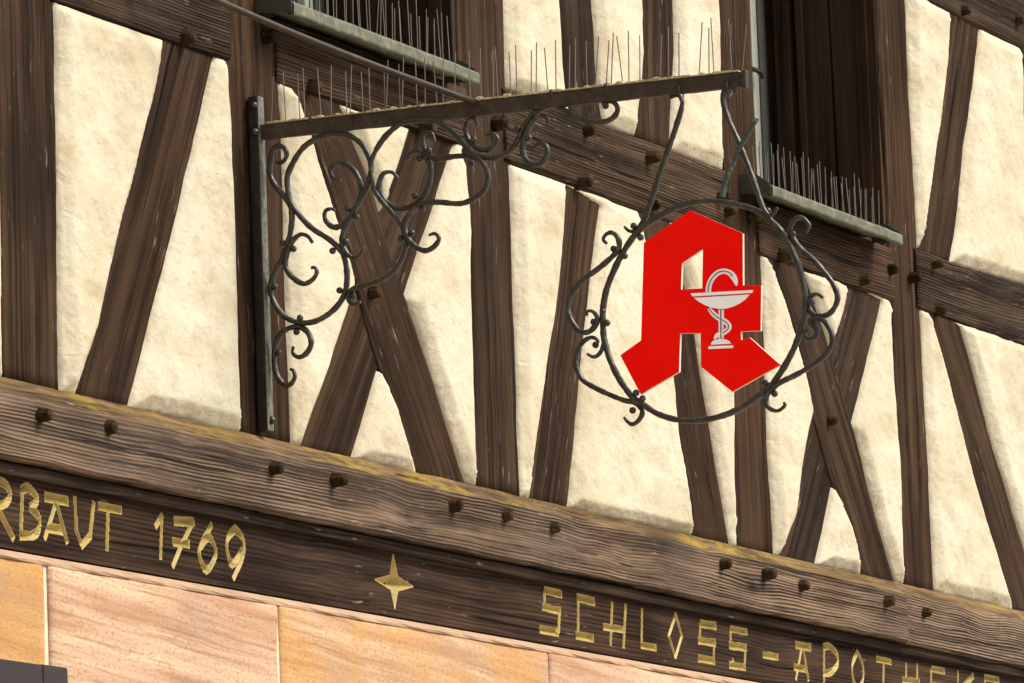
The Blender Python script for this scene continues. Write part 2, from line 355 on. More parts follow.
# rails between the posts
def rail(px_b, zt, front=-.006, ends=None):
    bt = XZ(px_b); n = len(bt)
    tp = [(x, zt if np.isscalar(zt) else zt[i]) for i, (x, z) in enumerate(bt)]
    return timber('rail_beam', tp, bt, 'rail', front, .10, rough=.0022)
zc = [XZ([(505, 89)])[0][1], XZ([(640, 138)])[0][1], XZ([(722, 170)])[0][1]]
T['ra'] = rail([(50, 1), (140, 31), (228, 61)], 4.135)
T['rb'] = rail([(275, 82), (370, 114), (466, 147)], W(384, 41, -.085)[2]+.002)
T['rc'] = rail([(504, 161), (638, 210), (727, 243)], zc)
T['rd'] = rail([(758, 254), (825, 277), (893, 301)], W(838, 214, -.085)[2]+.002)
ze = XZ([(916, 249)])[0][1]
T['re'] = rail([(916, 308), (970, 326.5), (1034, 348)], [ze, ze, XZ([(1024, 284)])[0][1]])
T['rt'] = timber('rail_beam', [(XZ([(905, 0)])[0][0], 4.99), (XZ([(1022, 0)])[0][0], 5.0)], XZ([(905, -12), (955, 15), (976, 26), (1022, 49)]), 'rail', -.006)
xf = XZ([(1050, 200)])[0][0]
timber('rail_beam', [(xf, 4.12), (4.76, 4.12)], [(xf, 3.965), (4.76, 3.965)], 'rail', -.006)
timber('rail_beam', [(-3.1, 4.13), (-2.5, 4.13)], [(-3.1, 3.975), (-2.5, 3.975)], 'rail', -.006)
timber('rail_beam', [(-3.6, TOP+.2), (5.2, TOP+.2)], [(-3.6, TOP-.02), (5.2, TOP-.02)], 'rail', -.02)

def peg(px, py, host, front, size=.028, lng=.034):
    p = W(px, py, front-lng/2+.002); mb = MB(); a = random.choice([.35, .6, .785, .95])+random.uniform(-.15, .15)
    size *= random.uniform(.85, 1.12); lng *= random.uniform(.75, 1.2)
    bm = bmesh.new(); bmesh.ops.create_cube(bm, size=1)
    for q in bm.verts:
        k = .74 if q.co.y < 0 else 1.
        x, z = q.co.x*size*k, q.co.z*size*k
        q.co = (x*math.cos(a)-z*math.sin(a), q.co.y*lng+.005*random.random(), x*math.sin(a)+z*math.cos(a))
    bmesh.ops.bevel(bm, geom=bm.edges[:], offset=.004, segments=1, affect='EDGES')
    mb.bm(bm); o = mb.obj('wooden_peg', 'peg'); o.parent = host
    o.matrix_parent_inverse = host.matrix_world.inverted(); o.matrix_world = Matrix.Translation((p[0], front-lng/2+.004, p[2]))
    return o

# sill beam with its sloping, lichen covered ledge
YS = -.042
bpy.context.view_layer.update()
def sill(x0, x1, dy=0., dz=0.):
    n = max(2, int((x1-x0)/.04)); V = []; zb0 = W(0, 455, YS)[2]; zb1 = W(1024, 665, YS)[2]
    sec = [(.10, ZS+.004), (.0, ZS+.002), (YS+.008, ZS-.030), (YS+.001, ZS-.034), (YS, ZS-.042)]+[(YS, None)]*5+[(YS+.006, 'b'), (.10, 'b')]
    for i in range(n+1):
        x = x0+(x1-x0)*i/n; zb = zb0+dz; k = 0
        for a, (y, z) in enumerate(sec):
            if z is None: k += 1; z = (ZS-.042)+(zb+.006-(ZS-.042))*k/5
            elif z == 'b': z = zb
            j = (vnoise(np.array([x]), np.array([z]), 7, 5)[0]*.003+vnoise(np.array([x]), np.array([z]), 23, 6)[0]*.0018) if y < .05 else 0
            V.append((x, y+j+(dy if y < -.01 else 0), z+(j if a > 1 else 0)))
    m_ = len(sec)
    Fc, fm = [], []
    for i in range(n):
        for j in range(m_-1):
            Fc.append((i*m_+j, (i+1)*m_+j, (i+1)*m_+j+1, i*m_+j+1)); fm.append(1 if j <= 2 else 0)
    Fc += [tuple(range(m_)), tuple(n*m_+j for j in range(m_))[::-1]]; fm += [0, 0]
    return lay(mesh_obj('sill_beam', V, Fc, ['sill', 'ledge'], HOUSE, fm, False))
xj = W(908, 628, YS)[0]
S1 = sill(-3.8, xj-.002); S2 = sill(xj+.002, 5.4, .006, -.004)
FOOT.append(np.array([(-9, 2), (9, 2), (9, ZS), (-9, ZS)]))
bpy.context.view_layer.update()
for a, b in [(46, 415), (114, 427), (278, 468), (339, 480), (458, 505), (510, 515), (558, 527), (727, 564), (769, 574), (807, 585), (890, 601)]: peg(a, b, S1, YS)
peg(930, 612, S2, YS+.006)
for a, b, k in [(191, 36, 'ra'), (273, 36, 'b'), (317, 86, 'rb'), (429, 128, 'rb'), (502, 123, 'c'), (591, 130, 'rc'), (586, 181, 'rc'), (654, 157, 'rc'), (658, 205, 'rc'),
                (725, 196, 'd'), (732, 210, 'd'), (757, 217, 'd'), (786, 255, 'rd'), (867, 280, 'rd'), (895, 269, 'e'), (917, 277, 'e'), (938, 264, 're'), (943, 309, 're'),
                (836, 420, 'b4'), (968, 10, 'rt'), (1022, 20, 'f'), (379, 292, 'b2')]: peg(a, b, T[k], -.006)

# ------------------------------------------------------------------ windows (openings first, plaster keeps off)
def xw(px, py): return XZ([(px, py)])[0][0]
win = [(xw(274, 0), xw(460, 60)-.012, 4.06, 5.2, W(384, 41, -.085)[2]), (xw(752, 100), xw(886, 150)-.014, 4.06, 5.2, W(838, 214, -.085)[2])]
for x0, x1, z0, z1, _ in win: FOOT.append(np.array([(x0-.02, z0-.02), (x1+.02, z0-.02), (x1+.02, TOP+.1), (x0-.02, TOP+.1)]))
REC = .308
for wi, (x0, x1, z0, z1, zs) in enumerate(win):
    mb = MB()                                # window frame, set back
    fz0 = zs+.045; fw = .050
    mb.box(x0+.012, x0+.012+fw, REC, REC+.05, fz0, z1, 0, .004); mb.box(x1-.012-fw, x1-.012, REC, REC+.05, fz0, z1, 0, .004)
    mb.box(x0+.012+fw, x1-.012-fw, REC+.002, REC+.048, fz0, fz0+fw, 0, .004); mb.box(x0+.012+fw, x1-.012-fw, REC+.002, REC+.048, z1-fw, z1, 0, .004)
    xm = (x0+x1)/2; mb.box(xm-.025, xm+.025, REC-.004, REC+.046, fz0+fw, z1-fw, 0, .004)
    zt = fz0+.36
    wn = mb.obj('window', 'frame', HOUSE)
    for e0, e1 in ((x0+.068, xm-.026), (xm+.026, x1-.068)):     # two casements, painted paler than the frame
        mb = MB(); sw = .042; a_, b_ = REC+.004, REC+.046
        mb.box(e0, e0+sw, a_, b_, fz0+fw+.002, z1-fw-.002, 0, .004); mb.box(e1-sw, e1, a_, b_, fz0+fw+.002, z1-fw-.002, 0, .004)
        mb.box(e0+sw, e1-sw, a_+.002, b_-.002, fz0+fw+.002, fz0+fw+sw, 0, .004); mb.box(e0+sw, e1-sw, a_+.002, b_-.002, z1-fw-sw, z1-fw-.002, 0, .004)
        mb.box(e0+sw, e1-sw, a_+.006, b_-.006, zt, zt+.022, 0, .003); mb.obj('casement', 'sash', wn)
    mb = MB(); mb.tube([(x1-.10, REC-.015, fz0+.42), (x1-.16, REC-.03, fz0+.425), (x1-.24, REC-.012, fz0+.43)], .006, 8); mb.obj('window_catch', 'iron', wn)
    mb = MB(); mb.box(x0+.06, x1-.06, REC+.024, REC+.030, fz0+.05, z1-.05); mb.obj('glass_pane', 'glass', wn)
    Rm = Matrix(((0, 0, -1, 0), (0, 1, 0, 0), (1, 0, 0, 0), (0, 0, 0, 1)))   # local X runs up, so does the grain
    for nm, bx_ in (('reveal_board', (x1-.012, x1+.034, .006, REC+.06)), ('reveal_board', (x0-.034, x0+.012, .006, REC+.06)), ('stop_bead', (x1-.034, x1-.012, REC-.07, REC-.028)),
                    ('stop_bead', (x1-.024, x1-.012, REC-.105, REC-.085)), ('stop_bead', (x1-.020, x1-.012, .028, .060)), ('stop_bead', (x0+.012, x0+.034, REC-.07, REC-.028))):
        mb = MB(); mb.box(*bx_, zs-.01, z1+.02, 0, .003); o = mb.obj(nm, 'reveal', wn); o.data.transform(Rm.inverted()); o.matrix_world = Rm
    mb = MB(); mb.box(x0+.012, x1-.012, REC-.095, REC+.05, zs+.01, zs+.07, 0, .004); mb.obj('inner_sill', 'box', wn); mb = MB(); mb.box(x0+.013, x1-.013, .03, REC-.076, zs+.008, zs+.022); mb.obj('sill_board', 'reveal', wn)
    mb = MB(); mb.box(x0-.02, x1+.02, REC+.3, REC+.32, z0, z1+.1); mb.obj('room_darkness', 'room', wn).name = 'room_dark_sheet'  # near-black sheet: its colour stands in for the shade of the room
    # zinc sill: a sloped sheet, an upstand and a rolled front edge
    sx0, sx1 = (W(294, 5, -.085)[0], W(480, 76, -.085)[0]) if wi == 0 else (W(773, 191, -.085)[0], W(903, 240, -.085)[0])
    hb = .030
    mb = MB()
    prof = [(-.070, zs-hb/2), (-.083, zs-hb/2), (-.085, zs-hb/2+.003), (-.085, zs+hb/2-.009), (-.082, zs+hb/2-.004), (-.076, zs+hb/2-.001), (.028, zs+hb/2+.018), (.028, zs+hb/2), (-.070, zs+hb/2-.012)]
    kp = len(prof); nx = 30; V = [(sx0+(sx1-sx0)*i/nx, y+.0012*math.sin(i*1.9)*(y < -.08), z+.0008*math.sin(i*.8)) for i in range(nx+1) for y, z in prof]
    mb.add(V, [(i*kp+j, i*kp+(j+1) % kp, (i+1)*kp+(j+1) % kp, (i+1)*kp+j) for i in range(nx) for j in range(kp)])
    mb.add(V, [tuple(range(kp))[::-1], tuple(nx*kp+j for j in range(kp))], 1)
    for xx, s_ in ((sx0, -1), (sx1, 1)):      # upturned ends
        mb.add([(xx+s_*.004, -.080, zs-hb/2+.004), (xx+s_*.004, .0, zs-hb/2+.012), (xx+s_*.004, .0, zs+hb/2+.03), (xx+s_*.004, -.045, zs+hb/2+.026), (xx+s_*.004, -.080, zs+hb/2),
                (xx, -.080, zs-hb/2+.004), (xx, .0, zs-hb/2+.012), (xx, .0, zs+hb/2+.03), (xx, -.045, zs+hb/2+.026), (xx, -.080, zs+hb/2)],
               [(0, 1, 2, 3, 4), (9, 8, 7, 6, 5), (0, 5, 6, 1), (1, 6, 7, 2), (2, 7, 8, 3), (3, 8, 9, 4), (4, 9, 5, 0)], 1)
    mb.obj('window_sill', ['zinc', 'zinc_dark'], wn)
    # bird spikes along the sill
    root = empty('bird_spike_strip', ((sx0+sx1)/2, -.03, zs+.03))
    tag(root, ['bird spike strip on the zinc sill of the upper left window, behind the iron arm', 'bird spike strip along the zinc sill of the dark window right of the red sign'][wi], 'bird spikes', 'bird spike strips')
    mb = MB(); mb.box(sx0+.03, sx1-.02, -.045, -.015, zs+hb/2+.008, zs+hb/2+.014); under(mb.obj('spike_base', 'wire'), root)
    k = 42; h = .118
    for i in range(k):
        x = sx0+.03+(sx1-sx0-.06)*(i+random.uniform(.1, .9))/k; row = i % 2
        y = -.042+.026*row; hh = h*random.uniform(.72, 1.08); tx, ty = random.gauss(0, .0022), random.gauss(0, .003)
        mb = MB(); mb.tube([(x, y, zs+.025), (x+tx, y+ty, zs+.02+hh)], .00115, 5); under(mb.obj('spike', 'wire'), root)

# ------------------------------------------------------------------ plaster cushions
X0, X1, Z0, Z1, dx, dz = -3.6, 5.1, 3.2, 5.3, .010, .005
gx, gz = np.arange(X0, X1, dx), np.arange(Z0, Z1, dz); GX, GZ = np.meshgrid(gx, gz, indexing='ij')
D = np.full(GX.shape, .2)
for P_ in FOOT:
    P_ = np.clip(P_, (-9, 1.9), (9, 6)); lo, hi = P_.min(0)-.09, P_.max(0)+.09
    i0, i1 = np.searchsorted(gx, lo[0]), np.searchsorted(gx, hi[0]); j0, j1 = np.searchsorted(gz, lo[1]), np.searchsorted(gz, hi[1])
    if i1 <= i0 or j1 <= j0: continue
    x, z = GX[i0:i1, j0:j1], GZ[i0:i1, j0:j1]; dd = np.full(x.shape, 9.); ins = np.zeros(x.shape, bool)
    for a, b in zip(P_, np.roll(P_, -1, 0)):
        e = b-a; L2 = e@e
        if L2 < 1e-10: continue
        t = np.clip(((x-a[0])*e[0]+(z-a[1])*e[1])/L2, 0, 1)
        dd = np.minimum(dd, np.hypot(x-a[0]-t*e[0], z-a[1]-t*e[1]))
        c_ = (a[1] > z) != (b[1] > z)
        if abs(e[1]) > 1e-9: ins ^= c_ & (x < a[0]+(z-a[1])*e[0]/e[1])
    D[i0:i1, j0:j1] = np.minimum(D[i0:i1, j0:j1], np.where(ins, -dd, dd))
De = D+vnoise(GX, GZ, 9, 1)*.0028+vnoise(GX, GZ, 30, 2)*.0010-.001
gd = np.gradient(D, dx, dz); gv = np.abs(gd[1])/(np.hypot(gd[0], gd[1])+1e-6)
wid = .042-.013*gv**2+.008*vnoise(GX, GZ, 4, 3)
s = np.clip(De/wid, 0, 1); bul = .0190+.0035*vnoise(GX, GZ, 3, 4)
Hh = np.where(De < 0, -.001+De*3.4, -.001+bul*np.where(s < .9, 1.06*s, 1-4.6*(1-s)**2))
amp = np.clip(De/.05, 0, 1)
Hh += amp*(vnoise(GX, GZ, 6, 5)*.0035+vnoise(GX, GZ, 13, 6)*.0022+vnoise(GX, GZ, 29, 7)*.0012+vnoise(GX, GZ, 60, 8)*.0006)
ok = De > -.016
lab = np.zeros(ok.shape, np.int32); cur = 0
core = De > .0
for si, sj in np.argwhere(core):
    if lab[si, sj]: continue
    cur += 1; st = [(si, sj)]; lab[si, sj] = cur
    while st:
        a, b = st.pop()
        for p_, q_ in ((a+1, b), (a-1, b), (a, b+1), (a, b-1)):
            if 0 <= p_ < ok.shape[0] and 0 <= q_ < ok.shape[1] and core[p_, q_] and not lab[p_, q_]: lab[p_, q_] = cur; st.append((p_, q_))
for it in range(5):                          # grow each panel in behind the timbers' edges
    for ax, sh in ((0, 1), (0, -1), (1, 1), (1, -1)):
        rl = np.roll(lab, sh, ax); lab = np.where((lab == 0) & ok, rl, lab)
for k in range(1, cur+1):
    idx = np.argwhere(lab == k)
    if len(idx) < 60: continue
    vid = -np.ones(lab.shape, np.int64); vid[idx[:, 0], idx[:, 1]] = np.arange(len(idx))
    V = np.c_[gx[idx[:, 0]], -Hh[idx[:, 0], idx[:, 1]], gz[idx[:, 1]]]
    A, Bq, Cq, Dq = vid[:-1, :-1], vid[1:, :-1], vid[1:, 1:], vid[:-1, 1:]
    msk = (A >= 0) & (Bq >= 0) & (Cq >= 0) & (Dq >= 0)
    Fq = np.c_[A[msk], Bq[msk], Cq[msk], Dq[msk]]
    mesh_obj('plaster_panel', V, Fq, 'plaster', HOUSE, None, True)
# masonry core behind timbers and plaster
mb = MB(); xs = [-3.8, win[0][0]-.02, win[0][1]+.02, win[1][0]-.02, win[1][1]+.02, 5.4]
mb.box(-3.8, 5.4, .07, .5, 3.0, 4.055)
for i in (0, 2, 4): mb.box(xs[i], xs[i+1], .07, .62, 4.055, 5.5)
for i in (1, 3): mb.box(xs[i], xs[i+1], .07, .62, 5.22, 5.5)
mb.obj('wall_core', 'mortar', HOUSE)

# ------------------------------------------------------------------ moulding, lettering board
zm = W(0, 473, -.018)[2]; zb = W(0, 547, 0)[2]; zsb = W(0, 455, YS)[2]
def boardbox(name, y0, y1, z0, z1, mat, x0=-3.8, x1=5.4):
    mb = MB(); mb.box(x0, x1, y0, y1, z0, z1, 0, .003); return lay(mb.obj(name, mat, HOUSE))
boardbox('moulding_board', -.020, .09, zm, zsb-.004, 'board')
STROKES = []                                 # (letter index, polyline in (X,Z), half width start, half width end)
let = []
def glyph(*lines, hw=.0054): let.append([([tuple(q) for q in spline(XZ(l), 4)] if len(l) > 3 else XZ(l), hw) for l in lines])
glyph([(-8, 480), (-6, 534)], [(-8, 480), (4, 483), (10, 494), (6, 503), (-5, 507)], [(-3, 507), (13, 538)])
glyph([(22, 491), (21, 535)], [(22, 490), (28, 488), (36, 496), (36.5, 502), (31, 507)], [(31, 508), (39, 518), (38.5, 530), (32, 535.5), (21, 535)])
glyph([(46, 497), (67, 501)], [(56, 502), (45, 538)], [(56, 502), (67, 542)], [(49, 528), (63, 530.5)])
glyph([(75, 498), (76, 530), (81, 544)], [(93.5, 503), (90, 536), (82, 545)])
glyph([(99, 506), (120.5, 510)], [(108, 510), (107, 549)])
glyph([(162, 516), (160.6, 558)], [(162, 516), (156, 526)])
glyph([(175, 521), (193, 522)], [(193, 522), (181.5, 545), (173, 566)], [(174, 542), (188.5, 544)])
glyph([(211.5, 525), (201, 545), (199.5, 556), (206.5, 570), (215.5, 556), (214, 545), (208, 537), (201, 547)])
glyph([(234.7, 529), (228, 538), (227, 550), (232, 564), (242, 551)], [(234.7, 529), (242.5, 538), (243.5, 554), (233.5, 578)])
glyph([(545.5, 590.5), (561, 594)], [(544.5, 592), (544.5, 607)], [(543, 607), (560, 611)], [(559.5, 611), (558.5, 631)], [(540.5, 629), (557.5, 632)])
glyph([(577.5, 597.5), (594, 601.5)], [(578, 598), (578, 634)], [(576.5, 635), (592.5, 638)])
glyph([(612, 603.5), (610.5, 644)], [(625.5, 605.5), (623.5, 646.5)], [(604, 627), (623, 629.5)])
glyph([(642, 609.5), (641.5, 645)], [(641.5, 645), (655.5, 648)])
glyph([(675.5, 614.5), (668.5, 636), (675.5, 657)], [(675.5, 614.5), (681.7, 636), (675.5, 657)])
glyph([(701, 623.5), (715.5, 626)], [(700, 625), (700, 640)], [(699, 640.5), (715, 643)], [(714, 643), (713.5, 660)], [(699, 658.5), (714, 661)])
glyph([(731, 629), (746.5, 632)], [(730.5, 630), (730.5, 645)], [(730, 645.5), (746, 647.5)], [(745.5, 647.5), (744.6, 666)], [(730, 665), (745, 667.5)], [(732, 665), (733, 660)])
glyph([(763.5, 655), (777.4, 657)])
glyph([(796, 645), (810.5, 647.5)], [(801.5, 648), (796, 679)], [(803, 648), (808.5, 680)], [(794.5, 667), (805.6, 669)])
glyph([(824, 647), (824, 690)], [(824, 647), (830, 646.5), (837, 655), (837, 665), (831, 672), (824, 673.5)])
glyph([(857.6, 652), (852.5, 665), (853.5, 680), (858, 690)], [(857.6, 652), (863, 666), (862.7, 681), (858, 690)])
glyph([(877, 659), (890.5, 662)], [(883.7, 662), (883, 694)])
glyph([(906, 664), (906, 697)], [(917, 665), (917, 699)], [(903, 680), (919, 682.5)])
glyph([(932, 669), (944, 671)], [(931, 670), (931, 703)], [(931, 685), (943, 687)], [(931, 703), (944, 706)])
glyph([(958, 672), (958, 708)], [(973, 676), (959, 691)], [(960, 690), (973, 712)])
glyph([(985, 677.5), (998.5, 680)], [(985, 678), (985, 713)], [(985, 695), (997, 697)], [(985, 713), (998, 716)])
def groove(x, z, segs):
    """depth of V cuts at points"""
    dep = np.zeros(x.shape)
    for pts, hw0 in segs:
        for a, b in zip(pts[:-1], pts[1:]):
            a, b = np.array(a), np.array(b); e = b-a; L = np.linalg.norm(e); e /= L
            hw = hw0*(1.+.62*min(1, max(0, abs(e[0])*3-2.)))*(1+.10*math.sin(a[0]*91+a[1]*57))
            t = (x-a[0])*e[0]+(z-a[1])*e[1]; n_ = np.abs(-(x-a[0])*e[1]+(z-a[1])*e[0])
            end = np.minimum(t+hw*.55, L+hw*.55-t)
            dep = np.maximum(dep, np.minimum(hw-n_, end*1.2))
    return np.clip(dep, 0, None)*1.35
fine = []
rng = []
for sg in let:
    xs_ = [p[0] for pts, _ in sg for p in pts]; rng.append((min(xs_)-.02, max(xs_)+.02))
STAR = XZ([(394, 552), (394, 609), (374.5, 580), (413.5, 585.5), (394, 583)])
rng.append((STAR[2][0]-.01, STAR[3][0]+.01)); NL = len(let)
bx = []; x = -3.8
rs = sorted(rng)
merged = []
for a, b in rs:
    if merged and a <= merged[-1][1]+.004: merged[-1][1] = max(b, merged[-1][1])
    else: merged.append([a, b])
for a, b in merged:
    bx += list(np.linspace(x, a, max(2, int((a-x)/.03)))[:-1]); bx += list(np.linspace(a, b, int((b-a)/.002))); x = b+.0005
bx += list(np.linspace(x, 5.4, 40)); bx = np.array(bx); bz = np.linspace(zb, zm+.012, 110)
BX, BZ = np.meshgrid(bx, bz, indexing='ij')
DEP = np.zeros(BX.shape); OWN = -np.ones(BX.shape, int)
for k, sg in enumerate(let):
    a, b = rng[k]; sel = (bx > a) & (bx < b); dp = groove(BX[sel], BZ[sel], sg)
    cur_ = DEP[sel]; DEP[sel] = np.maximum(cur_, dp); OWN[sel] = np.where(dp > 0, k, OWN[sel])
# star: four long facetted rays cut towards a raised boss
cx, cz = STAR[4]; sel = (bx > rng[-1][0]) & (bx < rng[-1][1]); x_, z_ = BX[sel]-cx, BZ[sel]-cz
hu, hd, wl, wr = STAR[0][1]-cz, cz-STAR[1][1], cx-STAR[2][0], STAR[3][0]-cx
vert = np.clip(.026*(1-np.where(z_ > 0, z_/hu, -z_/hd))-np.abs(x_), 0, None)*(np.where(z_ > 0, z_/hu, -z_/hd) < 1)
hori = np.clip(.019*(1-np.where(x_ > 0, x_/wr, -x_/wl))-np.abs(z_), 0, None)
sd_ = np.maximum(vert*1.0, hori*1.3)
DEP[sel] = np.maximum(DEP[sel], sd_); OWN[sel] = np.where(sd_ > 0, NL, OWN[sel])
Yb = DEP+vnoise(BX, BZ, 9, 31)*.0006
Vb = np.stack([BX, Yb, BZ], -1).reshape(-1, 3); nz = len(bz)
ii, jj = np.meshgrid(np.arange(len(bx)-1), np.arange(nz-1), indexing='ij')
q0 = (ii*nz+jj).ravel(); FQ = np.c_[q0, q0+nz, q0+nz+1, q0+1]
ow = OWN.reshape(-1)[FQ]; fo = ow.max(1)
def sub(name, sel_, mat, parent):
    f = FQ[sel_]; un, inv = np.unique(f, return_inverse=True)
    return mesh_obj(name, Vb[un], inv.reshape(f.shape), mat, parent, None, False)
BOARD = lay(sub('lettering_board', fo < 0, 'board', HOUSE)); bpy.context.view_layer.update()
for k in range(NL): sub('carved_letter', fo == k, 'gold', BOARD).matrix_parent_inverse = BOARD.matrix_world.inverted()
sub('carved_star', fo == NL, 'gold', BOARD).matrix_parent_inverse = BOARD.matrix_world.inverted()
mb = MB(); mb.box(-3.8, 5.4, .022, .09, zb-.01, zm+.01); mb.obj('board_backing', 'board', HOUSE)

# ------------------------------------------------------------------ sandstone ground floor
YST = -.028
def block(x0, x1, z0, z1):
    nx, nz_ = max(3, int((x1-x0)/.05)), max(3, int((z1-z0)/.05)); c = .020; V = []
    ux = np.r_[x0, x0+.002, x0+.008, np.linspace(x0+.03, x1-.03, nx), x1-.008, x1-.002, x1]
    uz = np.r_[z0, z0+.002, z0+.008, np.linspace(z0+.03, z1-.035, nz_), z1-.008, z1-.002, z1]
    for a in ux:
        for b in uz:
            ex = min(a-x0, x1-a); ez = b-z0; et = z1-b
            y = YST+.0025*float(vnoise(np.array([a]), np.array([b]), 9, 40)[0])+.0012*float(vnoise(np.array([a]), np.array([b]), 33, 41)[0])
            y += .006*max(0, 1-ex/.008)**2+.006*max(0, 1-ez/.008)**2
            y += .006*max(0, 1-et/.008)**2
            V.append((a, y, b))
    n, m_ = len(ux), len(uz); k0 = len(V)
    Fc = [(i*m_+j, (i+1)*m_+j, (i+1)*m_+j+1, i*m_+j+1) for i in range(n-1) for j in range(m_-1)]
    rim = [i*m_ for i in range(n)]+[(n-1)*m_+j for j in range(1, m_)]+[i*m_+m_-1 for i in range(n-2, -1, -1)]+[j for j in range(m_-2, 0, -1)]
    V += [(V[i][0], .2, V[i][2]) for i in rim]
    Fc += [(rim[(q+1) % len(rim)], rim[q], k0+q, k0+(q+1) % len(rim)) for q in range(len(rim))]
    return mesh_obj('stone_block', V, Fc, 'stone', HOUSE, None, True)
zt = zb-.024
mb = MB(); n_ = 200; V = []                   # sloped lime fillet that closes the joint under the board
for i in range(n_+1):
    x = -3.8+9.2*i/n_; e = .0016*math.sin(i*1.9)+.0012*math.sin(i*.61)
    V += [(x, .004, zb-.0025), (x, YST-.001+e, zt+.004+e), (x, YST+.001, zt-.001), (x, .08, zt-.001)]
mb.add(V, [(i*4+j, i*4+4+j, i*4+5+j, i*4+1+j) for i in range(n_) for j in range(3)])
mb.obj('mortar_fillet', 'fillet', HOUSE)
xs_ = lambda a, b: W(a, b, YST)[0]
jx = [-3.8, xs_(47.5, 600), xs_(280, 640), xs_(549, 652), xs_(549, 652)+1.05, xs_(549, 652)+1.9, xs_(549, 652)+2.8, 5.4]
STC = [(0.412, 0.248, 0.109, 1.), (0.444, 0.292, 0.196, .15), (0.385, 0.240, 0.132, .75), (0.419, 0.276, 0.188, .2), (0.436, 0.280, 0.176, .4), (0.412, 0.264, 0.167, .3), (0.427, 0.272, 0.167, .5)]
for i, (a, b) in enumerate(zip(jx[:-1], jx[1:])): block(a+(.010 if i == 1 else .005), b-(.010 if i == 0 else .005), zt-.42, zt).color = STC[i]
jx2 = [-3.8, -2.7, -1.7, -.75, .3, 1.4, 2.3, 3.3, 4.4, 5.4]
for row in range(1, 3):
    for a, b in zip(jx2[:-1], jx2[1:]): block(a+.004+(row % 2)*.3*(a > -3.8), b-.004+(row % 2)*.3*(b < 5.4), zt-.42*(row+1)-.008*row, zt-.42*row-.008*row).color = STC[random.randint(1, 6)]
mb = MB(); mb.box(-3.8, 5.4, YST+.006, .5, 0, zt-.002); mb.obj('mortar_bed', 'mortar', HOUSE)

# grey metal box under the stone, corner showing at the lower left
gx0, gx1 = W(-160, 640, -.16)[0], W(68, 668, -.16)[0]; gt = W(68, 668, -.16)[2]; gs = W(43, 664, -.16)[0]
BX_ = empty('awning_box', ((gx0+gx1)/2, -.1, gt-.16)); tag(BX_, 'grey coated metal awning box at the foot of the picture, below the yellow sandstone block', 'awning box')
mb = MB(); mb.box(gx0, gs-.001, -.16, YST-.004, gt-.16, gt, 0, .004); under(mb.obj('casing', 'box'), BX_)
mb = MB(); mb.box(gs+.001, gx1, -.1605, YST-.004, gt-.161, gt+.001, 0, .005); under(mb.obj('end_cap', 'box'), BX_)

# ------------------------------------------------------------------ wrought iron bracket
BR = empty('wrought_iron_bracket', (XB, 0, W(268, 425, -.03)[2])); tag(BR, 'scrolled wrought iron bracket projecting from the timber post and carrying the red sign', 'sign bracket')
zA, zBt = W(268, 98, -.03)[2], W(268, 430, -.03)[2]
mb = MB(); mb.box(XB-.015, XB+.015, -.027, -.003, zBt, zA, 0, .004)
for f, nrm in []: pass
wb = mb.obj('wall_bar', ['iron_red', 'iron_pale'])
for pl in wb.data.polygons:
    if pl.normal.y < -.8: pl.material_index = 1  # outward face takes the pale iron, the other faces the dark one
under(wb, BR)
def arm3(px, py): y, z = B(px, py); return np.array([XB, y, z])
a0, a1 = arm3(264, 132.5), arm3(743, 79.5)
a0[1] = -.02
t_ = (a1-a0)/np.linalg.norm(a1-a0); hgt = .030; wdt = .013; nn = 40; mb = MB(); V = []
for i in range(nn+1):
    p_ = a0+(a1-a0)*i/nn
    for sx_, sz_ in ((-1, -1), (1, -1), (1, 1), (-1, 1)):
        V.append((p_[0]+sx_*(wdt/2+random.uniform(-.0006, .0006)), p_[1], p_[2]+sz_*(hgt/2+random.uniform(-.0007, .0007))))
Fc = [(i*4+j, i*4+(j+1) % 4, i*4+4+(j+1) % 4, i*4+4+j) for i in range(nn) for j in range(4)]+[(3, 2, 1, 0), tuple(nn*4+j for j in range(4))]
mb.add(V, Fc); mb.box(XB-.010, XB+.010, a1[1]-.010, a1[1]+.001, a1[2]-.019, a1[2]+.017, 0, .003)
under(mb.obj('arm', 'iron_brown'), BR)
def scroll(px, name, root, rad=.0054, mat='iron', per=7, tip0=.55, tip1=.55, dx=0., closed=False):
    P2 = spline([B(a, b) for a, b in px], per, closed); n = len(P2); P3 = [(XB+dx, y, z) for y, z in P2]
    s_ = np.linspace(0, 1, n); L = np.r_[0, np.cumsum(np.linalg.norm(np.diff(P2, axis=0), axis=1))]
    rr = np.full(n, rad)
    if not closed:
        rr = rad*np.minimum(1, np.minimum(tip0+(1-tip0)*L/.06, tip1+(1-tip1)*(L[-1]-L)/.06))
    rr *= 1+.05*np.sin(L*90+len(px))+.05*np.sin(L*233+len(px)*2)+.04*np.sin(L*431)
    mb = MB(); mb.tube(P3, rr, 8, 1.15); o = mb.obj(name, mat, None, True); under(o, root); return o
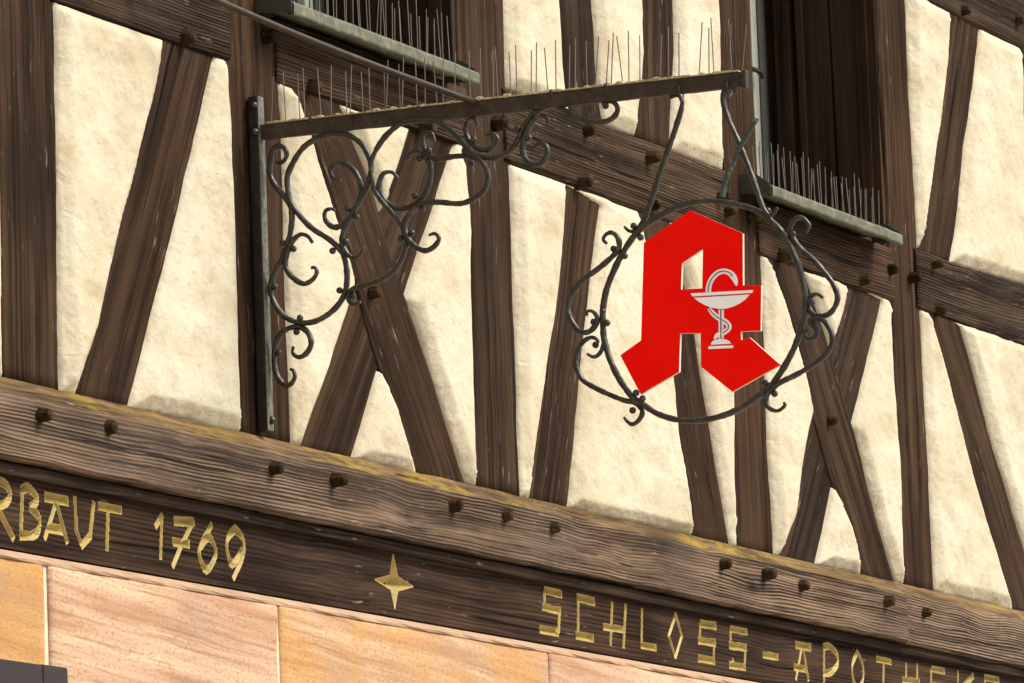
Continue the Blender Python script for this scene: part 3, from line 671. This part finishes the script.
SCR = [
 [(276, 161.5), (281, 163), (286, 157.5), (286, 150.5), (280, 146), (273, 150), (270.5, 160), (270, 173), (273, 182), (280, 191.5), (287, 200), (291, 208), (292, 217), (291, 229), (289, 239), (286, 249), (282, 260), (277.5, 267), (272.5, 278), (270.5, 290), (273.5, 301), (281, 313), (290.5, 320), (303, 323), (316, 321), (330, 313), (341, 301), (346, 288), (347, 274), (345, 260), (341, 251), (330, 240), (313, 229), (300, 216), (291, 203), (288, 190), (287.5, 176), (294, 161), (303, 148), (314, 140), (326, 135), (340, 134), (351, 136.5), (362, 144.6), (369, 157.5), (371, 170), (367, 186), (361.5, 198), (353, 213), (345.5, 226), (342, 239), (344, 249), (349, 255.6), (354, 258), (360, 254.5), (364, 247)],
 [(340, 180), (332, 177), (329.5, 170), (334, 164.5), (342, 163), (351, 168), (358, 178.6), (360, 190), (358, 199), (352.6, 211), (344.4, 221.6), (336, 227), (329, 225), (324, 218), (324.5, 211), (330, 208.5), (334, 210)],
 [(313, 243), (309, 237), (302, 234.5), (295, 239), (290, 247), (287, 256), (286, 264), (288, 271), (295, 279), (304.5, 284), (313, 280), (317.4, 273), (315.7, 268), (312, 268)],
 [(293, 346), (292, 352.5), (298, 357), (306, 353), (310.6, 343), (307, 332), (299, 327), (288.7, 328), (280, 334), (274.6, 346), (273.7, 360), (275.5, 373), (281.6, 383), (288.7, 385), (294, 378), (293, 371), (289.6, 369)],
 [(371.5, 172), (373, 160), (379, 147), (389, 134), (403, 123.4), (418.6, 120.5), (435, 121), (447, 128), (457, 136), (468, 148), (484, 164), (489, 177.5), (485, 191), (473, 200), (460, 204), (439, 202.5), (421, 204), (413, 212), (406, 222), (407.4, 235.5), (415, 246), (426, 251), (435, 247), (440, 239), (436, 234), (430, 235.5)],
 [(397, 178), (391, 172), (382.5, 173.5), (378.4, 183), (380, 193), (386, 202.5), (397, 208), (410, 206.5), (420.6, 198.6), (428, 185), (430, 170), (426, 159), (417, 151), (409, 154), (407, 159.5)],
 [(434.5, 142), (431, 133), (423, 134), (422, 143), (427, 154), (439, 158.5), (452, 156.5), (465, 156), (476, 159), (483, 164)],
 [(371.5, 172), (374, 187.6), (380, 198.5), (387, 207), (399, 221), (404, 231), (407, 240), (405, 250), (401, 261), (394, 271), (385, 278), (371, 284), (358, 287), (350.5, 291.5), (348.5, 298), (351, 303), (357, 304), (361, 302)],
 [(477, 124.5), (473, 118.5), (467, 122), (465, 131), (469, 141), (478, 148), (487, 149.5), (494, 145), (496.6, 138), (492, 133.6), (485.5, 135)],
 [(470, 150), (480, 156.5), (494, 158), (506, 153), (515, 145), (520, 134.5), (525.6, 124), (534, 113), (547, 107), (559, 106)],
 [(548, 125), (548, 119), (542, 116.5), (534.5, 120), (528, 130), (524, 141), (523, 150), (525.6, 159), (534, 165), (543, 162.6), (547.6, 152), (545, 144.5), (539, 143.5), (534.5, 147.5), (530, 146)],
 [(545, 101), (559, 107), (573, 115), (587, 120.5), (603, 122), (613.5, 117), (617.5, 109), (613.5, 102.5), (606, 102), (602, 105)],
]
for i, q in enumerate(SCR): scroll(q, 'scroll', BR, dx=(.0, .004, -.003, .003, -.005, .004, .002, -.002, .003, .002, -.002, .001)[i])
def rivets(pts, root, rad=.0056, stem=True):
    for a, b in pts:
        y, z = B(a, b); mb = MB(); mb.ball((XB-.002, y, z), rad*1.25, 2); under(mb.obj('rivet', 'iron', None, True), root)
rivets([(348, 209), (357, 217.5), (346, 241.5), (333, 251), (294, 249), (283, 243), (275, 287), (300.5, 318), (297, 332), (340, 290.5), (353, 296), (279, 353), (429, 150.6), (420, 159), (415, 196), (422.5, 209.6), (412, 233), (401, 238.6), (465, 151), (471, 165), (474, 140), (517.6, 129), (529, 138), (606, 106)], BR)
rivets([(552, 93.5), (607, 87), (420, 108), (312, 119.5)], BR, .0068)
for (a, b) in [(251, 104), (257, 132.5), (270, 421)]:
    p_ = W(a, b, -.02); mb = MB(); mb.ball((XB-.016 if a < 262 else XB, -.018 if a < 262 else -.028, p_[2]), .0085, 2); under(mb.obj('rivet', 'iron', None, True), BR)
# stay rod from the arm back to the wall
s0 = arm3(480, 104); s1 = W(120, -44, -.01)
mb = MB(); mb.tube([s0+(s1-s0)*t+np.array([0, 0, -.012*math.sin(math.pi*t)]) for t in np.linspace(0, 1, 14)], .0062, 8); mb.ball(tuple(s0+np.array([0, -.006, 0])), .011, 2, (1, 1.6, .8))
under(mb.obj('stay_rod', 'iron_brown', None, True), BR)
# spikes on the arm
AS = empty('bird_spike_strip', tuple((a0+a1)/2+np.array([0, 0, hgt/2]))); tag(AS, 'bird spike strip standing along the top of the projecting iron arm above the red sign', 'bird spikes', 'bird spike strips')
up_ = np.array([0, t_[2]*-t_[1]*0, 1.])
mb = MB()
for i in range(60):
    t0, t1 = i/60, (i+.96)/60; q0_, q1_ = a0+(a1-a0)*(.02+.975*t0), a0+(a1-a0)*(.02+.975*t1); hh = random.uniform(.002, .0045)
    zz = hgt/2+.0008
    mb.add([(XB+sx_*.009, q[1], q[2]+zz+dz_) for q in (q0_, q1_) for sx_, dz_ in ((-1, 0), (1, 0), (1, hh), (-1, hh))],
           [(0, 1, 2, 3), (7, 6, 5, 4), (0, 4, 5, 1), (1, 5, 6, 2), (2, 6, 7, 3), (3, 7, 4, 0)])
for i in range(24):
    q = a0+(a1-a0)*(.03+.95*(i+random.random()*.6)/24); mb.ball((XB-.004+random.uniform(-.004, .004), q[1], q[2]+hgt/2+.004), random.uniform(.004, .007), 1, (1, 1.6, .7))
under(mb.obj('spike_base', 'strip'), AS)
tops = [(274, 77, 271, 122), (283, 72, 286, 122), (298, 74, 300, 120), (303, 68, 305, 118), (318, 68, 321, 116), (331, 65, 331, 114), (345, 71, 347, 114), (351, 65, 350, 113), (361, 72, 363, 112), (369, 68, 370, 111), (384, 66, 385, 108), (388, 60, 386, 108), (399, 64, 400, 107), (403, 57, 402, 106), (416, 62, 417, 104), (425, 58, 425, 102), (434, 62, 437, 101), (443, 54, 443, 101), (455, 52, 454, 99), (468, 50, 470, 98), (474, 20, 474, 62), (480, 48, 481, 97), (492, 49, 493, 95), (495, 47, 498, 95), (509, 52, 511, 96), (516, 45, 517, 94), (531, 50, 531, 92), (536, 42, 536, 92), (545, 48, 548, 91), (556, 40, 556, 90), (569, 45, 569, 88), (575, 38, 575, 87), (586, 41, 587, 86), (598, 36, 595, 85), (609, 40, 606, 84), (614, 33, 611, 84), (617, 36, 623, 84), (629, 31, 629, 83), (639, 35, 640, 83), (661, 34, 660, 79), (668, 26, 668, 78), (679, 33, 679, 77), (702, 22, 699, 75), (709, 28, 709, 74), (711, 18, 714, 73), (731, 24, 729, 72), (728, 19, 732, 71), (747, 24, 746, 71)]
for (xa, ya, xb_, yb_) in tops:
    if (xa, ya) == (474, 20): continue
    tpt, bpt = arm3(xa, ya), arm3(min(xb_, 742), yb_); bpt[2] = (a0+(a1-a0)*((bpt[1]-a0[1])/(a1[1]-a0[1])))[2]+hgt/2
    mb = MB(); mb.tube([bpt, tpt+np.array([random.uniform(-.004, .004), 0, 0])], .0012, 5); under(mb.obj('spike', 'wire'), AS)

# ------------------------------------------------------------------ hanging pharmacy sign
SG = empty('hanging_pharmacy_sign', (XB, B(700, 420)[0], B(700, 420)[1])); tag(SG, 'red letter A pharmacy sign with white cup and snake inside a scrolled iron ring', 'pharmacy sign')
RING = [(603, 309), (603, 325), (604.5, 341), (611, 362), (620.6, 381), (632.5, 397), (644, 405), (658, 414), (678.6, 420), (700, 420.5), (720, 416.5), (739, 409), (758, 396.5), (773, 383), (787, 362), (797, 341), (803, 320), (805, 298), (801.5, 276.6), (794.5, 255.5), (784, 235), (769, 219), (753, 209), (734, 204), (720, 202), (705.6, 201), (687, 204), (669, 211), (647, 224), (635, 235), (624.5, 250), (616, 266), (607, 288)]
scroll(RING, 'ring', SG, .0058, closed=True)
SS = [
 [(608, 244), (604.5, 240), (607, 235), (613, 233), (618.6, 237.5), (620.5, 246), (617, 253), (609, 261), (597.5, 270.5), (586, 279), (577, 288), (571.5, 297), (569, 309), (572, 320), (579, 330), (586, 333), (593, 330), (598, 323), (597.5, 316), (593, 311.5), (588, 312), (588, 316)],
 [(596, 344), (596.5, 340), (591, 337), (584.5, 339.5), (578.5, 346), (575, 356), (575, 366), (581, 379), (593, 387), (610, 395), (623, 400), (634, 402.5), (640, 408), (641, 414), (636.5, 421), (631, 424), (626, 421), (623, 417)],
 [(605, 338), (602.5, 350), (598, 356), (593, 357), (588, 354)],
 [(805, 233), (808, 224.5), (800, 217), (792, 221), (789, 230), (792.7, 239), (800, 248.5), (814, 261), (826, 275), (834, 287), (836.5, 300), (829, 313), (817, 316), (809.5, 311), (807, 303), (811, 295.5), (817, 294), (822, 297.6)],
 [(810, 331), (806, 331), (806, 336), (811, 339.5), (817, 336), (817, 328), (811, 322), (815, 319.5), (824.6, 321), (831.5, 331), (833, 343), (826.5, 355), (811, 367), (796, 375.6), (781, 383), (769.4, 393), (766.6, 402), (771, 409), (779, 411), (785.6, 406), (785, 402.5)],
]
for i, q in enumerate(SS): scroll(q, 'scroll', SG, .0051, dx=(-.006, .006, -.004, .005, -.005)[i])
scroll([(669, 97), (676, 95), (680.5, 99), (680, 107.5), (676, 121.5), (669, 142.6), (660, 168), (652, 193), (646, 211), (641, 222), (636, 228.5), (630, 231), (625.6, 229), (623, 226)], 'hanger', SG, .0052, dx=.008)
scroll([(738, 92), (731, 88), (725, 92.5), (724.5, 102), (730, 120), (739, 140), (748, 162), (755, 181), (761, 199), (765, 209), (770, 215.5), (775, 214), (779, 208)], 'hanger', SG, .0052, dx=-.008)
for pa, pb in (((683, 88), (679, 99)), ((731, 82), (727, 94))):
    y0_, z0_ = B(*pa); y1_, z1_ = B(*pb); cy, cz_ = (y0_+y1_)/2, (z0_+z1_)/2; rr_ = math.hypot(y1_-y0_, z1_-z0_)/2+.004
    mb = MB(); mb.tube([(XB+math.cos(w)*rr_*.8, cy, cz_+math.sin(w)*rr_) for w in np.linspace(0, 2*math.pi, 17)], .0022, 6); under(mb.obj('hook_link', 'iron', None, True), SG)
rivets([(634, 226), (641, 237.5), (614, 249), (625, 256), (594, 322), (607.5, 323), (596, 345), (633, 410.5), (643, 398.6), (636.5, 393), (812, 303), (799, 323), (775, 393.7), (765.6, 383), (793, 234), (768, 211)], SG)
# green strap with a drilled lug
mb = MB(); pts = [(756, 127), (744, 145), (735.6, 162), (729, 177), (725.5, 188), (724.5, 198)]
mb.tube([(XB-.012, *B(*q)) for q in pts], [.0035, .005, .0055, .0055, .005, .006], 8, 1.)
lug = [B(*q) for q in [(752, 121), (754, 117.5), (762, 120.5), (757, 127.5), (754.5, 130)]]; hc = B(756.7, 120.9)
hole = [(hc[0]+.004*math.cos(w), hc[1]+.0035*math.sin(w)) for w in np.linspace(0, 2*math.pi, 9)[:-1]]
mb.prism(lug, [hole], None, XB-.018, XB-.013, 0)
under(mb.obj('strap', 'green_strap'), SG)
# the red letter plate
A_OUT = [(691, 210.5), (743.5, 233.5), (743.7, 285.5), (762, 285.5), (761.5, 331), (741.5, 331.7), (741.8, 340.5), (750, 337.3), (781, 365), (733, 392), (701.8, 367), (701.3, 333.5), (681, 333.5), (679.8, 372), (641.5, 394.5), (621, 355.5), (641.8, 340.5), (644.6, 243)]
A_SLOT = [(682.6, 263.7), (703.6, 249), (703, 288.6), (681.8, 289.8)]
mb = MB(); mb.prism([B(*q) for q in A_OUT], [[B(*q) for q in A_SLOT]], None, XB-.004, XB+.004, 1)
PL = under(mb.obj('letter_plate', ['red', 'edge']), SG)
def flat(px, x0, mat, name, holes=()):
    mb = MB(); mb.prism([B(*q) for q in px], [[B(*q) for q in h] for h in holes], None, x0-.0012, x0, 0); o = mb.obj(name, mat); o.parent = PL; o.matrix_parent_inverse = PL.matrix_world.inverted(); return o
def band(path, w0, w1=None, per=6):
    P = spline(path, per); T_ = np.gradient(P, axis=0); T_ /= np.linalg.norm(T_, axis=1)[:, None]; n_ = np.c_[-T_[:, 1], T_[:, 0]]
    w = np.interp(np.linspace(0, 1, len(P)), np.linspace(0, 1, len(w0)), w0)[:, None] if not np.isscalar(w0) else w0
    return [tuple(q) for q in np.r_[P+n_*w, (P-n_*w)[::-1]]]
bpy.context.view_layer.update()
xf0 = XB-.0044
flat([(691.5, 293.7), (754, 290.3), (753, 293.2), (693.5, 296.7)], xf0, 'white', 'cup_rim')
bowl = [(695, 298.2), (750.5, 294.8), (746.5, 299.5), (741, 303.5), (734, 307), (727, 308.9), (720, 309.2), (712, 307.8), (705, 305), (699.5, 301.8)]
flat(bowl, xf0, 'white', 'cup_bowl')
flat([(719.6, 310.2), (724.6, 309.8), (724.6, 338.5), (719.6, 339)], xf0, 'white', 'cup_stem')
flat([(721.6, 310.4), (722.7, 310.3), (722.7, 338.4), (721.6, 338.5)], xf0-.0016, 'greyline', 'engraved_line')
dome = [(712, 345)]+[(722+10*math.cos(w), 344.4-5.2*math.sin(w)-.0*w) for w in np.linspace(math.pi, 0, 12)]+[(732.2, 343.9)]
flat(dome, xf0, 'white', 'cup_foot')
flat([(709.6, 346.6), (734.2, 345.6), (734, 348.2), (709.4, 349.4)], xf0, 'white', 'cup_foot')
arc = [(709.3, 292.6), (710, 285.5), (713, 279), (718, 273.7), (724, 271.6), (730, 272.8), (734, 276.5), (736.3, 281), (737.6, 286)]
flat(band(arc, [2.6, 2.6, 2.6, 2.6, 2.6, 2.7, 3.0, 2.4, .7]), xf0, 'white', 'snake')
flat(band(arc[:7], [.45]*7), xf0-.0016, 'greyline', 'engraved_line')
low = [(710.2, 308.6), (714, 313.6), (720, 318.5), (726.5, 322), (730, 326), (729, 330), (724, 333.5), (718.5, 335.5), (715.5, 339.5)]
flat(band(low, [1.6, 2.5, 2.6, 2.6, 2.6, 2.5, 2.3, 2., .8]), xf0-.0015, 'white', 'snake')
flat(band(low[:7], [.4]*7), xf0-.0031, 'greyline', 'engraved_line')

# ------------------------------------------------------------------ street, sky, light
mb = MB(); mb.add([(-600, -600, 0), (600, -600, 0), (600, 600, 0), (-600, 600, 0)], [(0, 1, 2, 3)])
tag(mb.obj('street', 'paving'), None, None, None, 'structure')
SUN_EL, SUN_AZ = math.radians(46), math.radians(18)     # azimuth measured from the wall's normal towards +X
w = bpy.data.worlds.new('World'); SC.world = w; w.use_nodes = True; nt = w.node_tree
sky = nt.nodes.new('ShaderNodeTexSky'); sky.sky_type = 'NISHITA'; sky.sun_disc = False; sky.sun_elevation = SUN_EL
sdir = Vector((math.sin(SUN_AZ)*math.cos(SUN_EL), -math.cos(SUN_AZ)*math.cos(SUN_EL), math.sin(SUN_EL)))
sky.sun_rotation = math.atan2(sdir.x, sdir.y); sky.dust_density = 6.; sky.air_density = 1.; sky.ozone_density = .6
hs = nt.nodes.new('ShaderNodeHueSaturation'); hs.inputs['Saturation'].default_value = .12   # bright hazy sky, nearly white
nt.links.new(sky.outputs[0], hs.inputs['Color']); nt.links.new(hs.outputs[0], nt.nodes['Background'].inputs[0]); nt.nodes['Background'].inputs[1].default_value = .15
sl = bpy.data.lights.new('sun', 'SUN'); sl.energy = 2.6; sl.angle = math.radians(18); sl.color = (1., .92, .78)
so = bpy.data.objects.new('sun', sl); COL.objects.link(so); so.rotation_euler = sdir.to_track_quat('Z', 'Y').to_euler(); so.location = (0, -10, 20)
SC.view_settings.view_transform = 'Standard'; SC.view_settings.look = 'None'; SC.view_settings.exposure = .42; SC.view_settings.gamma = 1
SC.render.engine = 'CYCLES'; SC.cycles.max_bounces = 6
